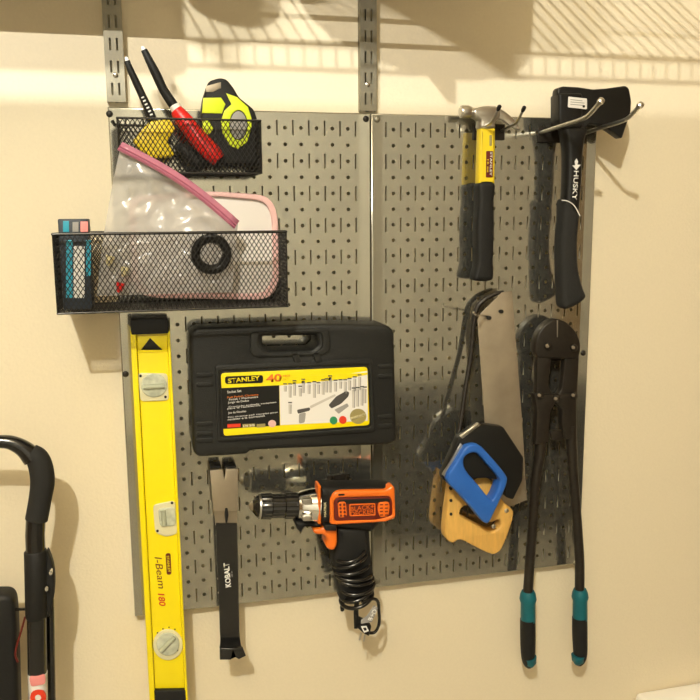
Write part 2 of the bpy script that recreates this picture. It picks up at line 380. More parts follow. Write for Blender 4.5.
tube('hook', [(a.x + .003, -.0235, a.z + .001), (a.x - .006, -.026, a.z + .002), (a.x - .009, -.028, a.z + .008)], .0022, MAT['gloss'], ub)
UB = (a.x, b.x, c.z, a.z)
a = W(52.5, 233.5, -.148); b = W(286, 232.5, -.148); c = W(288, 306, -.148)
basket('large black mesh basket lower left, holding plastic tub, zip bag and blue box', a.x, b.x, c.z, (a.z + b.z) / 2, -.148, 0, .0021)
LB = (a.x, b.x, c.z, a.z)

# tub, box, bag in the large basket
t = thing('plastic_tub', 'milky rounded plastic tub with pink rim standing upright in the large basket', 'tub', (W(205, 290, -.08).x, -.06, LB[2] + .003))
outl = rnd([(128, 196), (213, 191), (268, 195), (278, 212), (279.5, 285), (268, 300), (150, 298), (133, 290)], 14, 6)
inner = rnd([(134, 202), (213, 196), (264, 200.5), (272, 215), (273.5, 280), (264, 294), (154, 292), (139, 285)], 12, 6)
plate('body', [outl], -.078, -.030, MAT['tub'], t, .008)
plate('rim', [outl, inner], -.084, -.0765, MAT['palepink'], t, .002)
t = thing('product_carton', 'narrow blue and white printed box at left end of the large basket', 'box', W(73, 304, -.12))
a = W(57.5, 219, -.130); b = W(92, 300, -.130); BX = (a.x, b.x, LB[2] + .003, a.z)
box('carton', (a.x, -.130, BX[2]), (b.x, -.072, a.z), MAT['box_dark'], t, .002)
def strip(parent, name, x0, y0, x1, y1, Y, m): return plate(name, [[(x0, y0), (x1, y0), (x1, y1), (x0, y1)]], Y - .0006, Y + .0004, MAT[m], parent, .0002)
for x0, y0, x1, y1, m in ((63, 221, 69, 232, 'box_blue'), (80.5, 221.5, 88, 232, 'coralpink'), (72.5, 222, 78.5, 232, 'grey'), (66, 240, 72.5, 298, 'box_blue'), (73.5, 246, 84.5, 298, 'white'), (86, 240, 91, 276, 'box_blue')):
    strip(t, 'printed_stripe', x0, y0, x1, y1, -.130, m)

# zip bag
def film_bag():
    t = thing('zip_bag', 'clear plastic zip bag with pink seal leaning out of the large basket', 'bag', (W(170, 290, -.11).x, -.11, LB[2] + .003))
    TL, TR, BR, BL = Vector((121, 144)), Vector((238, 223)), Vector((232, 292)), Vector((97, 296))
    bm = bmesh.new(); nu, nv = 56, 56
    import mathutils
    for side in (0, 1):
        g = []
        for j in range(nv + 1):
            row = []
            v = j / nv
            for i in range(nu + 1):
                u = i / nu
                left = TL.lerp(BL, v) + Vector((-3 * math.sin(math.pi * min(1, v * .95)) * (1 if v < .9 else .8), 0)); right = TR.lerp(BR, v)
                p = left.lerp(right, u)
                bul = math.sin(math.pi * u) * math.sin(math.pi * min(.5 + .5 * 0, 1) * min(1, v * 1.0 + .0)) 
                bul = (math.sin(math.pi * u) ** .6) * (math.sin(math.pi * v) ** .7 if 0 < v < 1 else 0)
                n1 = mathutils.noise.noise(Vector((u * 5, v * 4, side * 7.3))) + .6 * mathutils.noise.noise(Vector((u * 11 + v * 9, v * 6 - u * 4, 3 + side)))
                ed = min(1, 8 * min(u, 1 - u, v, 1 - v) + .0)
                Y = -.116 + (-.013 if side == 0 else .010) * bul + .009 * n1 * ed
                Y = max(min(Y, -.0875), -.144) if p.y > 188 else max(min(Y, -.100), -.150)
                if p.y < 182: Y = min(Y - .010 * min(1, (182 - p.y) / 6), -.1185)
                q = W(p.x, p.y, Y); q.z = max(q.z, LB[2] + .004)
                row.append(bm.verts.new(q))
            g.append(row)
        for j in range(nv):
            for i in range(nu): bm.faces.new((g[j][i], g[j][i+1], g[j+1][i+1], g[j+1][i]))
    link('film', bm_mesh('film', bm), MAT['film'], t, 'all')
    def zp(off, r):
        pts = []
        for k in range(15):
            u = k / 14; p = TL.lerp(TR, u); p = p + Vector((off * -.55, off * .83)) + Vector((3.0, -4.0)) * math.sin(math.pi * u) * 1.2
            q = W(p.x, p.y, -.133 if p.y < 205 else -.133); pts.append(q)
        return pts
    P, Q = zp(-2.6, 0), zp(7.2, 0)
    bm = bmesh.new(); r0 = [bm.verts.new(p) for p in P]; r1 = [bm.verts.new(p + Vector((0, -.0012, 0))) for p in Q]
    for k in range(14): bm.faces.new((r0[k], r0[k+1], r1[k+1], r1[k]))
    s = link('seal_band', bm_mesh('seal_band', bm), MAT['pinkfilm'], t, 'all'); md = s.modifiers.new('s', 'SOLIDIFY'); md.thickness = .0008
    for off in (2.6, 5.2): tube('seal_ridge', [p + Vector((0, -.0014, 0)) for p in zp(off, 0)], .0010, MAT['pink'], s, 8)
MAT['pinkfilm'] = M_('pink_film', (0.50, 0.19, 0.27), .3, coat=.4)
film_bag()
c = W(211, 254, -.1275)
bm = bmesh.new(); pts = []
for k in range(181):
    a = 2 * math.pi * k / 30; r = .0225 + .0022 * math.sin(a * .31); pts.append((c.x + r * math.cos(a), c.y + .0035 * math.sin(a * .17), c.z + r * 1.0 * math.sin(a)))
tube_bm(bm, pts, .0050, 8)
tag(link('cable_coil', bm_mesh('cable_coil', bm), MAT['black'], None, 60), 'round black coil inside the zip bag, behind basket mesh', 'coil')
for px, py, m, lb in ((118.5, 289, 'red', 'small red wire connector at the bottom of the zip bag'), (123, 273, 'cream', 'small cream wire connector just above the red one'), (108, 262, 'cream', 'small cream wire connector nearest the blue box')):
    c = W(px, py, -.132)
    o = lathe('wire_nut', [(0, .002), (.003, .004), (.012, .0062), (.014, .0062)], (c.x, -.132, c.z - .005), (.3, 0, 1), MAT[m], None, 12); tag(o, lb, 'connector', 'wire connectors in the bag')

# ------------------------------------------------------------------ tools in the small basket
t = thing('hand_tool', 'slim black tool with silver tip and yellow lower end in the small basket', 'hand tool', W(150, 160, -.07))
p = [W(*q, -.075) for q in ((127, 61), (130, 69), (136, 82), (142, 95), (148, 108), (154, 122))]
tube('handle', p, [.0042, .0047, .0054, .0056, .006, .006], MAT['rubber'], t, 12, 5)
tube('tip', [W(126, 57, -.075), W(128.5, 64.5, -.075)], [.0022, .0042], MAT['white'], t, 10)
text('WORKFORCE' if 0 else 'IIIIII', 147, 106, -.0815, 3, MAT['white'], t, 'size_marks', math.radians(-65), 20)
plate('yellow_end', [rnd([(132, 141), (150, 121), (170, 119), (176, 130), (167, 140), (175, 156), (152, 158), (140, 150)], 3)], -.087, -.066, MAT['yelplas'], t, .003)
t = thing('hand_tool', 'tool with black upper handle, white collar and thick red grip in the small basket', 'hand tool', W(222, 165, -.09))
p = [W(*q, -.085) for q in ((144, 50), (149, 60), (156, 74), (163, 89), (170, 100), (176, 109))]
tube('handle', p, [.0045, .0056, .0066, .0066, .007, .007], MAT['rubber'], t, 12, 5)
tube('tip', [W(142.3, 46.5, -.085), W(145, 52, -.085)], [.0022, .0042], MAT['white'], t, 10)
tube('collar', [W(174.5, 106, -.085), W(178, 112, -.087)], .0082, MAT['paper'], t, 14)
tube('grip', [W(176.5, 110.5, -.087), W(184, 120, -.09), (W(198, 138, -.095)), W(212, 153, -.098), W(219, 160, -.099)], [.0095, .0120, .0132, .0136, .0100], MAT['red'], t, 16, 5)
tube('second_grip', [W(177, 146, -.078), W(186, 152, -.080), W(198, 163, -.082), W(204, 168, -.082)], [.006, .0105, .0105, .007], MAT['rubber'], t, 14, 5)

t = thing('tape_measure', 'black and lime yellow tape measure standing in the small basket', 'tape measure', W(230, 168, -.08))
TY = -.094
plate('housing', [rnd([(203.5, 97), (208.5, 81), (220, 77.5), (227, 79), (234, 88), (239, 97), (254, 109), (257.5, 119), (257, 164), (203, 164), (200.5, 120)], 3.5)], TY, TY + .045, MAT['rubber'], t, .004)
plate('lime_band', [[(203.3, 97.8), (221, 97.5), (225.5, 104), (222, 113.5), (202, 113)]], TY - .0012, TY + .003, MAT['lime'], t, .0006)
plate('lime_patch', [rnd([(202, 121), (208, 120), (214, 130), (208, 135), (203, 130)], 2)], TY - .0012, TY + .003, MAT['lime'], t, .0006)
plate('lime_swoosh', [[(226, 93), (237, 97), (248, 107), (251.5, 118), (251.5, 128), (247, 142), (238, 149), (229, 145), (222.5, 133), (221, 121), (224.5, 110.5), (231.5, 104)], ell(238.5, 125, 9.2, 15)], TY - .0014, TY + .003, MAT['lime'], t, .0006)
plate('round_badge', [ell(238.5, 125, 8.3, 14)], TY - .0012, TY + .003, MAT['grey'], t, .0006)
plate('tape_mouth', [[(206, 86), (221, 82), (221, 88), (213, 92), (206, 92)]], TY - .001, TY + .002, MAT['satin'], t, .0004)

# ------------------------------------------------------------------ spirit level
t = thing('spirit_level', 'long yellow I-beam spirit level hanging at the left edge of the panels', 'level', W(170, 700, -.04))
yf, yb = -.062, -.0228
def lx(py, f):   # point across the level: f 0..1 from its left edge to its right edge
    return (130 + (149.5 - 130) * (py - 332) / 368) * (1 - f) + (170 + (188 - 170) * (py - 332) / 368) * f
def lq(y0, y1, f0, f1): return [(lx(y0, f0), y0), (lx(y0, f1), y0 - .5), (lx(y1, f1), y1 - 1.5), (lx(y1, f0), y1)]
plate('flange', [lq(331, 722, 0, .15)], yf, yb, MAT['yellow'], t, .002)
plate('flange', [lq(331, 722, .93, 1.0)], yf, yb, MAT['yellow'], t, .0015)
plate('web', [lq(331, 722, .16, .925)], yf + .007, yb + .010, MAT['yellow'], t, .001)
plate('end_cap', [rnd(lq(319.5, 335, .02, .97), 2)], yf - .001, yb, MAT['rubber'], t, .002)
plate('end_cap', [lq(691, 726, .13, .95)], yf - .001, yb + .002, MAT['rubber'], t, .002)
YW = yf + .007
plate('hanger_plate', [lq(336, 353, .18, .92)], YW - .002, YW + .001, MAT['yellow'], t, .0008)
plate('hanging_hole', [[(150, 338), (162.5, 350), (141, 350)]], YW - .0028, YW, MAT['rubber'], t, .0005)
v = plate('vial_plate', [rnd([(137.8, 373), (167.5, 373.5), (169, 400.5), (140.5, 401.5)], 4)], YW - .003, YW, MAT['vialplate'], t, .001)
plate('vial', [ell(154, 385.5, 13.2, 12)], YW - .0055, YW - .002, MAT['vial'], v, .002)
tube('bubble_tube', [W(143.5, 387, YW - .006), W(164, 386, YW - .006)], .0042, MAT['vialgreen'], v, 12)
v = plate('vial_plate', [rnd([(153, 505), (175, 500.5), (177.5, 534), (166, 537), (155, 533)], 4)], YW - .003, YW, MAT['vialplate'], t, .001)
plate('vial', [rnd([(158, 509), (175, 507), (176, 526), (160, 527)], 4)], YW - .0055, YW - .002, MAT['vial'], v, .002)
tube('bubble_tube', [W(163, 510, YW - .006), W(164.5, 525, YW - .006)], .004, MAT['vialgreen'], v, 12)
v = plate('vial_plate', [ell(168, 645, 15, 15.5)], YW - .003, YW, MAT['vialplate'], t, .0015)
plate('vial', [ell(168, 644.5, 11.5, 11.5)], YW - .0055, YW - .002, MAT['vial'], v, .002)
tube('bubble_tube', [W(161, 651, YW - .006), W(174.5, 637, YW - .006)], .004, MAT['vialgreen'], v, 12)
for q in ((140.5, 376), (165.5, 397), (157.5, 531), (172, 503), (163, 652), (177, 650)):
    plate('plate_screw', [ell(*q, 1.4, 1.4, 10)], YW - .0036, YW - .002, MAT['rubber'], t, .0002)
for v in [(157.4, 633), (163, 629), (169, 627.5), (175, 629.5)]: plate('degree_mark', [ell(v[0], v[1], .7, .9, 8)], YW - .0006, YW, MAT['black'], t, .0001)
lg = plate('logo_badge', [rnd([(165.5, 553.5), (170.5, 553), (171.5, 574.5), (166.8, 575)], 2.3)], YW - .0006, YW, MAT['darkred'], t, .0002)
text('STANLEY', 168.5, 564, YW - .0006, 2.6, MAT['yellow'], lg, 'lettering', math.radians(-87), 18, .02)
text('I-Beam', 160, 572.5, YW, 7, MAT['darkred'], t, 'lettering', math.radians(-86), 35, 0, .25)
text('180', 161.8, 599.5, YW, 6.5, MAT['printred'], t, 'red_lettering', math.radians(-86), 14.5, .015, .25)

# ------------------------------------------------------------------ socket set case
t = thing('tool_case', 'black socket set case with yellow label in the middle of the left panel', 'tool case', W(292, 452, -.05))
cr = lambda P: crop(P, 180, 315, 3.18)
CY = -.082
hole = rnd(cr([(262, 68), (435, 65), (440, 95), (420, 112), (285, 115), (264, 95)]), 2.5)
outl = rnd(cr([(32, 60), (52, 42), (480, 28), (662, 33), (682, 52), (689, 398), (668, 413), (480, 420), (225, 431), (213, 444), (60, 453), (42, 438)]), 4)
plate('shell', [outl, hole], CY, -.0215, MAT['case'], t, .006)
plate('label_frame', [rnd(cr([(112, 160), (612, 138), (622, 372), (118, 405)]), 4), rnd(cr([(124, 176), (601, 156), (609, 358), (132, 392)]), 4)], CY - .003, CY + .002, MAT['case'], t, .0012)
plate('handle_ridge', [rnd(cr([(225, 55), (475, 42), (480, 115), (455, 128), (240, 135), (225, 120)]), 5), rnd(cr([(250, 60), (452, 55), (455, 104), (434, 120), (275, 122), (250, 102)]), 5)], CY - .004, CY + .002, MAT['case'], t, .0015)
for yy in (192, 222, 348, 378, 400):
    plate('rib', [rnd(cr([(52, yy - 7), (104, yy - 9), (105, yy + 5), (53, yy + 7)]), 2)], CY - .0022, CY + .002, MAT['case'], t, .001)
for yy in (165, 196, 325, 355):
    plate('rib', [rnd(cr([(630, yy - 8), (676, yy - 10), (677, yy + 4), (631, yy + 6)]), 2)], CY - .0022, CY + .002, MAT['case'], t, .001)
for xx in (352, 420): plate('latch', [rnd(cr([(xx, 118), (xx + 22, 117), (xx + 36, 150), (xx + 12, 152)]), 1.5)], CY - .004, CY + .002, MAT['case'], t, .0012)
s = plate('label_sticker', [rnd(cr([(130, 185), (596, 165), (603, 350), (139, 385)]), 3.5)], CY - .0008, CY + .001, MAT['yellow'], t, .0002)
s['label'] = 'yellow printed label'
cl = lambda P: crop(P, 210, 360, 4.118)
L1 = CY - .0008
plate('photo_field', [cl([(286, 103), (648, 45), (650, 250), (290, 268)])], L1 - .0003, L1 + .0003, MAT['paper'], s, 0)
plate('photo_header', [cl([(286, 72), (648, 52), (648, 60), (560, 78), (420, 92), (286, 106)])], L1 - .0005, L1, MAT['yellow'], s, 0)
plate('black_field', [cl([(47, 116), (285, 104), (288, 270), (54, 284)])], L1 - .0003, L1 + .0003, MAT['black'], s, 0)
bd = plate('logo_badge', [rnd(cl([(66, 68), (215, 62), (219, 72), (218, 90), (212, 95), (68, 99), (62, 92), (62, 75)]), 1.5)], L1 - .0005, L1 + .0003, MAT['black'], s, 0)
a_ = math.radians(2.4)
text('STANLEY', 244, 379.4, L1 - .0005, 4.8, MAT['yellow'], bd, 'lettering', a_, 32, .025)
text('40', 274.0, 378.0, L1, 8, MAT['printorange'], s, 'lettering', a_, 15.5, .03)
text('PIECE', 286.5, 375.8, L1, 2, MAT['printorange'], s, 'lettering', a_, 7)
text('SET', 286.0, 379.0, L1, 2, MAT['printorange'], s, 'lettering', a_, 6)
for i, (x, y, tx, wp) in enumerate(((100, 129, 'Socket Set', 14), (135, 148, 'Full Polish Chrome', 31), (138, 157, 'Finish / Mechanics', 29), (117, 172, 'Juego de Dados', 21), (175, 184, 'Cromado acabado completo', 48), (140, 194, 'para la resistencia', 33), (112, 215, 'Jeu de Douilles', 18), (178, 226, 'Fini chrome poli complet pour', 50), (150, 237, 'resister a la corrosion', 37))):
    q = cl([(x, y)])[0]; text(tx, q[0], q[1], L1 - .0003, 1.9 if wp > 22 else 2.6, MAT['white' if i != 1 else 'printorange'], s, 'small_print', a_, wp)
for x0, x1, m in ((72, 126, 'printred'), (134, 186, 'olive'), (192, 228, 'olive')):
    plate('size_box', [cl([(x0, 264), (x1, 262), (x1, 276), (x0, 279)])], L1 - .0005, L1, MAT[m], s, 0)
text('1/4 3/8', *cl([(160, 270)])[0], L1 - .0005, 2, MAT['white'], s, 'small_print', a_, 11)
plate('round_seal', [ell(*cl([(256, 262)])[0], 4, 3.6)], L1 - .0006, L1, MAT['palepink'], s, 0)
plate('round_seal', [ell(*cl([(610, 232)])[0], 8.2, 7.6)], L1 - .0006, L1, MAT['olive'], s, 0)
text('WARRANTY', *cl([(610, 233)])[0], L1 - .0006, 2.8, MAT['cream'], s, 'small_print', math.radians(12), 15.5, .02)
plate('round_seal', [ell(*cl([(509, 249)])[0], 3.8, 4)], L1 - .0006, L1, MAT['green'], s, 0)
plate('round_seal', [ell(*cl([(547, 247)])[0], 3.8, 4)], L1 - .0006, L1, MAT['printred'], s, 0)
MAT['ratch'] = M_('ratchet_print', (.07, .065, .06), .5)
for x, y, h in ((310, 105, 25), (330, 105, 50), (348, 92, 55), (372, 115, 35), (384, 86, 50), (408, 100, 40), (430, 96, 60), (447, 100, 40), (466, 88, 55), (480, 84, 50), (495, 72, 62), (517, 90, 40), (330, 182, 40), (538, 88, 30), (557, 88, 50), (575, 83, 42), (596, 76, 52), (616, 68, 55), (592, 122, 75), (608, 120, 72), (626, 116, 72), (638, 118, 60)):
    q = plate('printed_socket', [rnd(cl([(x - 7, y), (x + 7, y), (x + 6, y + h), (x - 6, y + h)]), .6)], L1 - .0005, L1 - .0001, MAT['socketgrey'] if 'socketgrey' in MAT else MAT.setdefault('socketgrey', M_('socket_print', (.58, .55, .50), .5)), s, 0)
    plate('printed_mark', [cl([(x - 8, y - 9), (x + 8, y - 9), (x + 8, y - 4), (x - 8, y - 4)])], L1 - .0009, L1 - .0003, MAT['ratch'], q, 0)
    plate('printed_shade', [cl([(x + 2, y + 3), (x + 6, y + 3), (x + 5, y + h), (x + 2, y + h)])], L1 - .0009, L1 - .0003, MAT['grey'], q, 0)
plate('printed_ratchet', [rnd(cl([(488, 186), (520, 150), (560, 128), (574, 132), (570, 150), (540, 180), (500, 200)]), 1.5)], L1 - .0007, L1 - .0001, MAT['ratch'], s, 0)
plate('printed_ratchet', [rnd(cl([(410, 190), (515, 140), (518, 148), (414, 200)]), 1)], L1 - .0006, L1 - .0001, MAT['socketgrey'], s, 0)
plate('printed_bits', [rnd(cl([(512, 205), (565, 178), (572, 190), (530, 222)]), 1)], L1 - .0006, L1 - .0001, MAT['grey'], s, 0)
plate('printed_ratchet', [rnd(cl([(358, 205), (412, 195), (412, 208), (362, 222)]), 1.5)], L1 - .0006, L1 - .0001, MAT['ratch'], s, 0)
plate('printed_ratchet', [rnd(cl([(366, 222), (395, 215), (390, 258), (366, 262)]), 2)], L1 - .0006, L1 - .0001, MAT['grey'], s, 0)

# ------------------------------------------------------------------ pry bar
t = thing('pry_bar', 'flat black pry bar with bare steel top hanging left of the drill', 'pry bar', W(230, 658, -.04))
def strip_path(name, rows, mat, th=.005, notch=None):
    """flat bar from rows (px left, px right, py, Y), optional notch list"""
    bm = bmesh.new(); A = []
    for (l, r, y, Y) in rows:
        pl, pr = W(l, y, Y), W(r, y, Y); A.append((bm.verts.new(pl), bm.verts.new(pr), bm.verts.new(pr + Vector((0, th, 0))), bm.verts.new(pl + Vector((0, th, 0)))))
    for a, b in zip(A, A[1:]):
        for k in range(4): bm.faces.new((a[k], a[(k+1) % 4], b[(k+1) % 4], b[k]))
    bm.faces.new(A[0]); bm.faces.new(A[-1][::-1]); bmesh.ops.recalc_face_normals(bm, faces=bm.faces)
    bmesh.ops.bevel(bm, geom=[e for e in bm.edges if e.calc_face_angle(0) > .8], offset=.0008, segments=2, affect='EDGES')
    return link(name, bm_mesh(name, bm), mat, t, 35)
plate('claw_end', [[(210, 470.5), (222.5, 469.5), (224.5, 479), (226, 469.3), (238.2, 469), (237.6, 511), (213.5, 511.5)]], -.052, -.046, MAT['satin'], t, .0008)
strip_path('steel_neck', [(213.5, 237.6, 510.5, -.052), (214.5, 237.3, 514, -.048), (215.5, 237.2, 526, -.046)], MAT['satin'])
plate('nail_slot', [rnd([(225.2, 508), (227.6, 508), (228.5, 515), (227, 524), (225.8, 524), (224.8, 515)], 1)], -.0530, -.046, MAT['rubber'], t, .0002)
strip_path('shaft', [(215.8, 237.2, 523.5, -.050), (217, 238, 560, -.050), (219, 238.8, 600, -.050), (220, 239.5, 633, -.050), (220.3, 239.9, 637.5, -.051), (220.5, 240.3, 640, -.055), (220.2, 241.2, 646, -.066), (219.6, 243.2, 650, -.074)], MAT['gloss'], .007)
plate('nail_claw', [[(219.8, 648.5), (243, 648.5), (246, 656), (239, 659.5), (235.5, 657.5), (233, 651.5), (231, 660), (220, 660)]], -.078, -.071, MAT['gloss'], t, .0012)
text('KOBALT', 227.3, 575, -.050, 5.6, MAT['white'], t, 'lettering', math.radians(93), 26, .03)
text('18 in', 231.8, 574, -.050, 1.6, MAT['grey'], t, 'small_print', math.radians(93), 6)

# ------------------------------------------------------------------ power drill
t = thing('power_drill', 'orange and black corded drill hanging on the panel, cord wrapped around its handle', 'drill', W(350, 600, -.07))
cr = lambda P: crop(P, 240, 465, 4.375)
DY = -.112
plate('housing', [rnd(cr([(352, 92), (400, 100), (520, 100), (652, 100), (676, 104), (684, 132), (686, 210), (678, 240), (615, 256), (600, 285), (580, 305), (548, 296), (440, 284), (380, 268), (345, 262)]), 4)], DY, -.058, MAT['rubber'], t, .014)
plate('orange_shell', [rnd(cr([(394, 262), (394, 148), (410, 122), (434, 114), (640, 111), (668, 90), (678, 100), (682, 232), (640, 250), (430, 262)]), 3), rnd(cr([(412, 158), (428, 144), (656, 138), (666, 158), (668, 222), (602, 240), (414, 246)]), 3)], DY - .003, DY + .02, MAT['orange'], t, .003)
plate('orange_ring', [rnd(cr([(343, 92), (356, 92), (356, 262), (343, 262)]), 1)], DY - .002, -.084, MAT['orange'], t, .003)
plate('side_panel', [rnd(cr([(411, 157), (427, 143), (657, 137), (667, 157), (669, 223), (602, 241), (413, 247)]), 3)], DY - .001, DY + .02, MAT['darkred'], t, .001)
plate('slot', [rnd(cr([(430, 127), (458, 126), (458, 134), (430, 135)]), 1)], DY - .0036, DY + .01, MAT['rubber'], t, .0003)
PL = DY - .0022
lp = plate('name_plate', [rnd(cr([(478, 172), (592, 168), (594, 221), (479, 225)]), 1.5), rnd(cr([(483, 177), (588, 173), (589, 217), (484, 221)]), 1.2)], PL, DY, MAT['orange'], t, .0004)
text('BLACK+', *cr([(535, 187)])[0], DY - .001, 4.2, MAT['orange'], t, 'lettering', math.radians(1.5), 23, .0)
text('DECKER', *cr([(535, 208)])[0], DY - .001, 4.2, MAT['orange'], t, 'lettering', math.radians(1.5), 23, .0)
plate('upper_band', [rnd(cr([(432, 152), (652, 146), (659, 160), (600, 166), (470, 170), (424, 166)]), 2)], DY - .0014, DY, MAT['rubber'], t, .0002)
v = plate('vent', [rnd(cr([(428, 164), (464, 160), (468, 228), (432, 232)]), 3)], DY - .003, DY, MAT['orange'], t, .0008)
for i in range(2):
    for j in range(4): plate('vent_hole', [ell(*cr([(439 + i*17 + j, 174 + j*16)])[0], 1.2, 1.4, 8)], DY - .0034, DY - .002, MAT['darkred'], v, .0001)
v = plate('vent', [rnd(cr([(606, 164), (650, 160), (656, 180), (650, 224), (612, 230), (602, 196)]), 3)], DY - .003, DY, MAT['orange'], t, .0008)
for i in range(2):
    for j in range(4): plate('vent_hole', [rnd(cr([(612 + i*22, 172 + j*15), (626 + i*22, 171 + j*15), (626 + i*22, 176 + j*15), (612 + i*22, 177 + j*15)]), .5)], DY - .0034, DY - .002, MAT['darkred'], v, .0001)
text('MATRIX', *cr([(372, 195)])[0], DY, 2.4, MAT['cream'], t, 'small_print', math.radians(90), 15, .02)
# nose: gearbox and chuck turned about a level axis
c0 = W(*cr([(250, 177)])[0], -.085); m1 = (W(300, 505, -.085) - W(299, 505, -.085)).length / 4.375
ax = (W(*cr([(60, 180)])[0], -.085) - W(*cr([(340, 175)])[0], -.085)); ax.y = 0; ax.normalize()
def crx(x): return (250 - x) * m1
lathe('gearbox', [(crx(340), 78*m1), (crx(330), 76*m1), (crx(300), 72*m1), (crx(262), 62*m1), (crx(250), 56*m1)], c0, ax, MAT['chrome'], t, 28)
for (a, b) in ((150, 176), (226, 247)):
    q = cr([(272, a), (316, a - 2), (318, b - 2), (276, b)]); plate('gearbox_window', [rnd(q, 1.5)], -.1215, -.110, MAT['steel'], t, .0012)
ch = lathe('chuck', [(crx(250), 46*m1), (crx(248), 56*m1), (crx(196), 56*m1), (crx(192), 51*m1), (crx(140), 51*m1), (crx(136), 57*m1), (crx(92), 54*m1), (crx(86), 50*m1), (crx(70), 40*m1), (crx(56), 20*m1), (crx(50), 10*m1)], c0, ax, MAT['gloss'], t, 40, .95)
lathe('chuck_ring', [(crx(92), 52*m1), (crx(90), 55*m1), (crx(84), 54*m1), (crx(82), 48*m1)], c0, ax, MAT['steel'], t, 32)
lathe('chuck_tip', [(crx(60), 24*m1), (crx(56), 21*m1), (crx(46), 14*m1), (crx(44), 8*m1)], c0, ax, MAT['steel'], t, 12)
plate('gear_foot', [rnd(cr([(243, 250), (352, 258), (352, 276), (285, 270), (268, 300), (250, 282)]), 2)], DY + .010, -.06, MAT['rubber'], t, .004)
plate('trigger_guard', [rnd(cr([(318, 285), (366, 276), (376, 256), (425, 258), (427, 345), (414, 376), (386, 372), (374, 352), (384, 330), (368, 306), (330, 306)]), 3)], DY + .006, -.068, MAT['orange'], t, .004)
plate('selector', [rnd(cr([(368, 264), (424, 262), (424, 290), (372, 288)]), 2)], DY - .003, -.08, MAT['rubber'], t, .002)
plate('grip', [rnd([(337, 528), (370, 526), (371, 545), (376, 600), (341, 603), (333, 560), (338, 545)], 4)], DY + .012, -.066, MAT['rubber'], t, .009)
# wrapped cord
C0 = W(349, 546, -.086); C1 = W(358, 603, -.086); pts = []
N = 8.5; steps = int(N * 26)
for k in range(steps + 1):
    s = k / steps; a = 2 * math.pi * N * s; f = s + .02 * math.sin(a * .37)
    c = C0.lerp(C1, f); rx = .0255 + .004 * math.sin(math.pi * s) + .0025 * math.sin(k * .21) ; ry = .0245 + .002 * math.sin(k * .13)
    pts.append(c + Vector((rx * math.cos(a), ry * math.sin(a), .0065 * math.sin(a + .9) + rx * math.cos(a) * .22 * math.sin(s * 9))))
cdn = tube('power_cord', pts, .0034, MAT['gloss'], t, 10)
tail = [W(*q, y) for q, y in (((362, 603), -.112), ((371, 599), -.105), ((377.5, 601), -.095), ((379, 612), -.088), ((379, 624), -.085), ((375, 632), -.085), ((369, 633), -.086))]
tube('cord_tail', tail, .0028, MAT['gloss'], cdn, 10, 5)
tube('cord_strap', [W(357, 600, -.100), W(356, 612, -.098), W(356.5, 628, -.094)], .0042, MAT['black'], cdn, 8, 0, .5)
pg = plate('plug', [rnd([(357, 628), (362, 622), (372, 626), (369.5, 637), (364, 634)], 1.5)], -.100, -.076, MAT['black'], cdn, .003)
plate('plug_tag', [rnd([(361, 624), (372, 622), (378, 608), (374, 605.5), (367, 616), (361, 620)], 1.0)], -.101, -.0995, MAT['grey'], cdn, .0003)
text('B+D', 372.5, 615, -.101, 4.5, MAT['white'], cdn, 'lettering', math.radians(62), 12, .02)
plate('plug_face', [[(361, 626.5), (366.5, 626), (369, 631), (364, 633)], [(363, 628), (366, 627.5), (367, 630.5), (364.5, 631)]], -.1008, -.099, MAT['white'], cdn, .0001)
for d in (0, 4): tube('prong', [W(361 + d, 633 + d*.3, -.09), W(359.5 + d, 640 + d*.3, -.09)], .0016, MAT['steel'], cdn, 6)

# ------------------------------------------------------------------ hooks
def hook(label, base, tips, z, yt, m, tipm, r=.0026, bend=.22, rise=.0, group='hooks on the panel'):
    """two prong hook: base plate on the panel, straight prongs that turn up at the end"""
    xs = [b for b in base]; t = thing('panel_hook', label, 'hook', ((xs[0] + xs[-1]) / 2, -.02, z), group)
    box('back_plate', (min(xs) - .006, -.0235, z - .016), (max(xs) + .006, -.0207, z + .010), MAT['dark_steel'], t, .0008)
    for x, (tx, tz) in zip(xs, tips):
        L = yt + .0225
        p0 = Vector((x, -.0225, z)); p2 = Vector((tx, yt, tz)); p1 = Vector((x * .25 + tx * .75, yt - L * bend, z + (tz - z) * rise))
        pm = p0.lerp(p1, .5)
        pr = tube('prong', [p0, pm, p0.lerp(p1, .9), p1.lerp(p2, .25), p2], r, MAT[m], t, 10, 5)
        d = (p2 - p1).normalized(); tube('tip_cap', [p2 - d * .006, p2 - d * .002, p2 + d * .003, p2 + d * .005], [r * 1.05, r * 1.5, r * 1.5, r * .7], MAT[tipm], pr, 10)
    return t
def tp(px, py, Y): q = W(px, py, Y); return (q.x, q.z)
tz = [tp(603.5, 100.5, -.215), tp(637.5, 106, -.200)]
hook('silver double hook holding up the hatchet', [.298, .378], [(.300, tz[0][1]), (tz[1][0], tz[1][1])], W(559, 125, -.085).z - .006, -.207, 'steel', 'steel', .0034, .2, .3)
tz = [tp(499, 107.6, -.112), tp(523.7, 108.7, -.112)]
hook('silver double hook with black tips holding up the claw hammer', [.182, .226], tz, W(476, 130, -.02).z, -.112, 'steel', 'rubber', .0022, .3, .2)
tz = [tp(479, 317, -.09), tp(502, 312, -.065)]
t = thing('panel_hook', 'thin bright wire hook holding the two saws', 'hook', W(490, 312, -.02), 'hooks on the panel')
tube('prong', [W(494, 312, -.021), W(490, 315.5, -.04), W(484, 315.5, -.062), W(476, 315, -.088), W(473.5, 312, -.092)], .0018, MAT['chrome'], t, 8, 5)
for q in ((501.5, 311.5), (489.5, 318)):
    plate('wire_foot', [ell(*q, 2.3, 2, 12)], -.0555, -.052, MAT['rubber'], t, .0003)
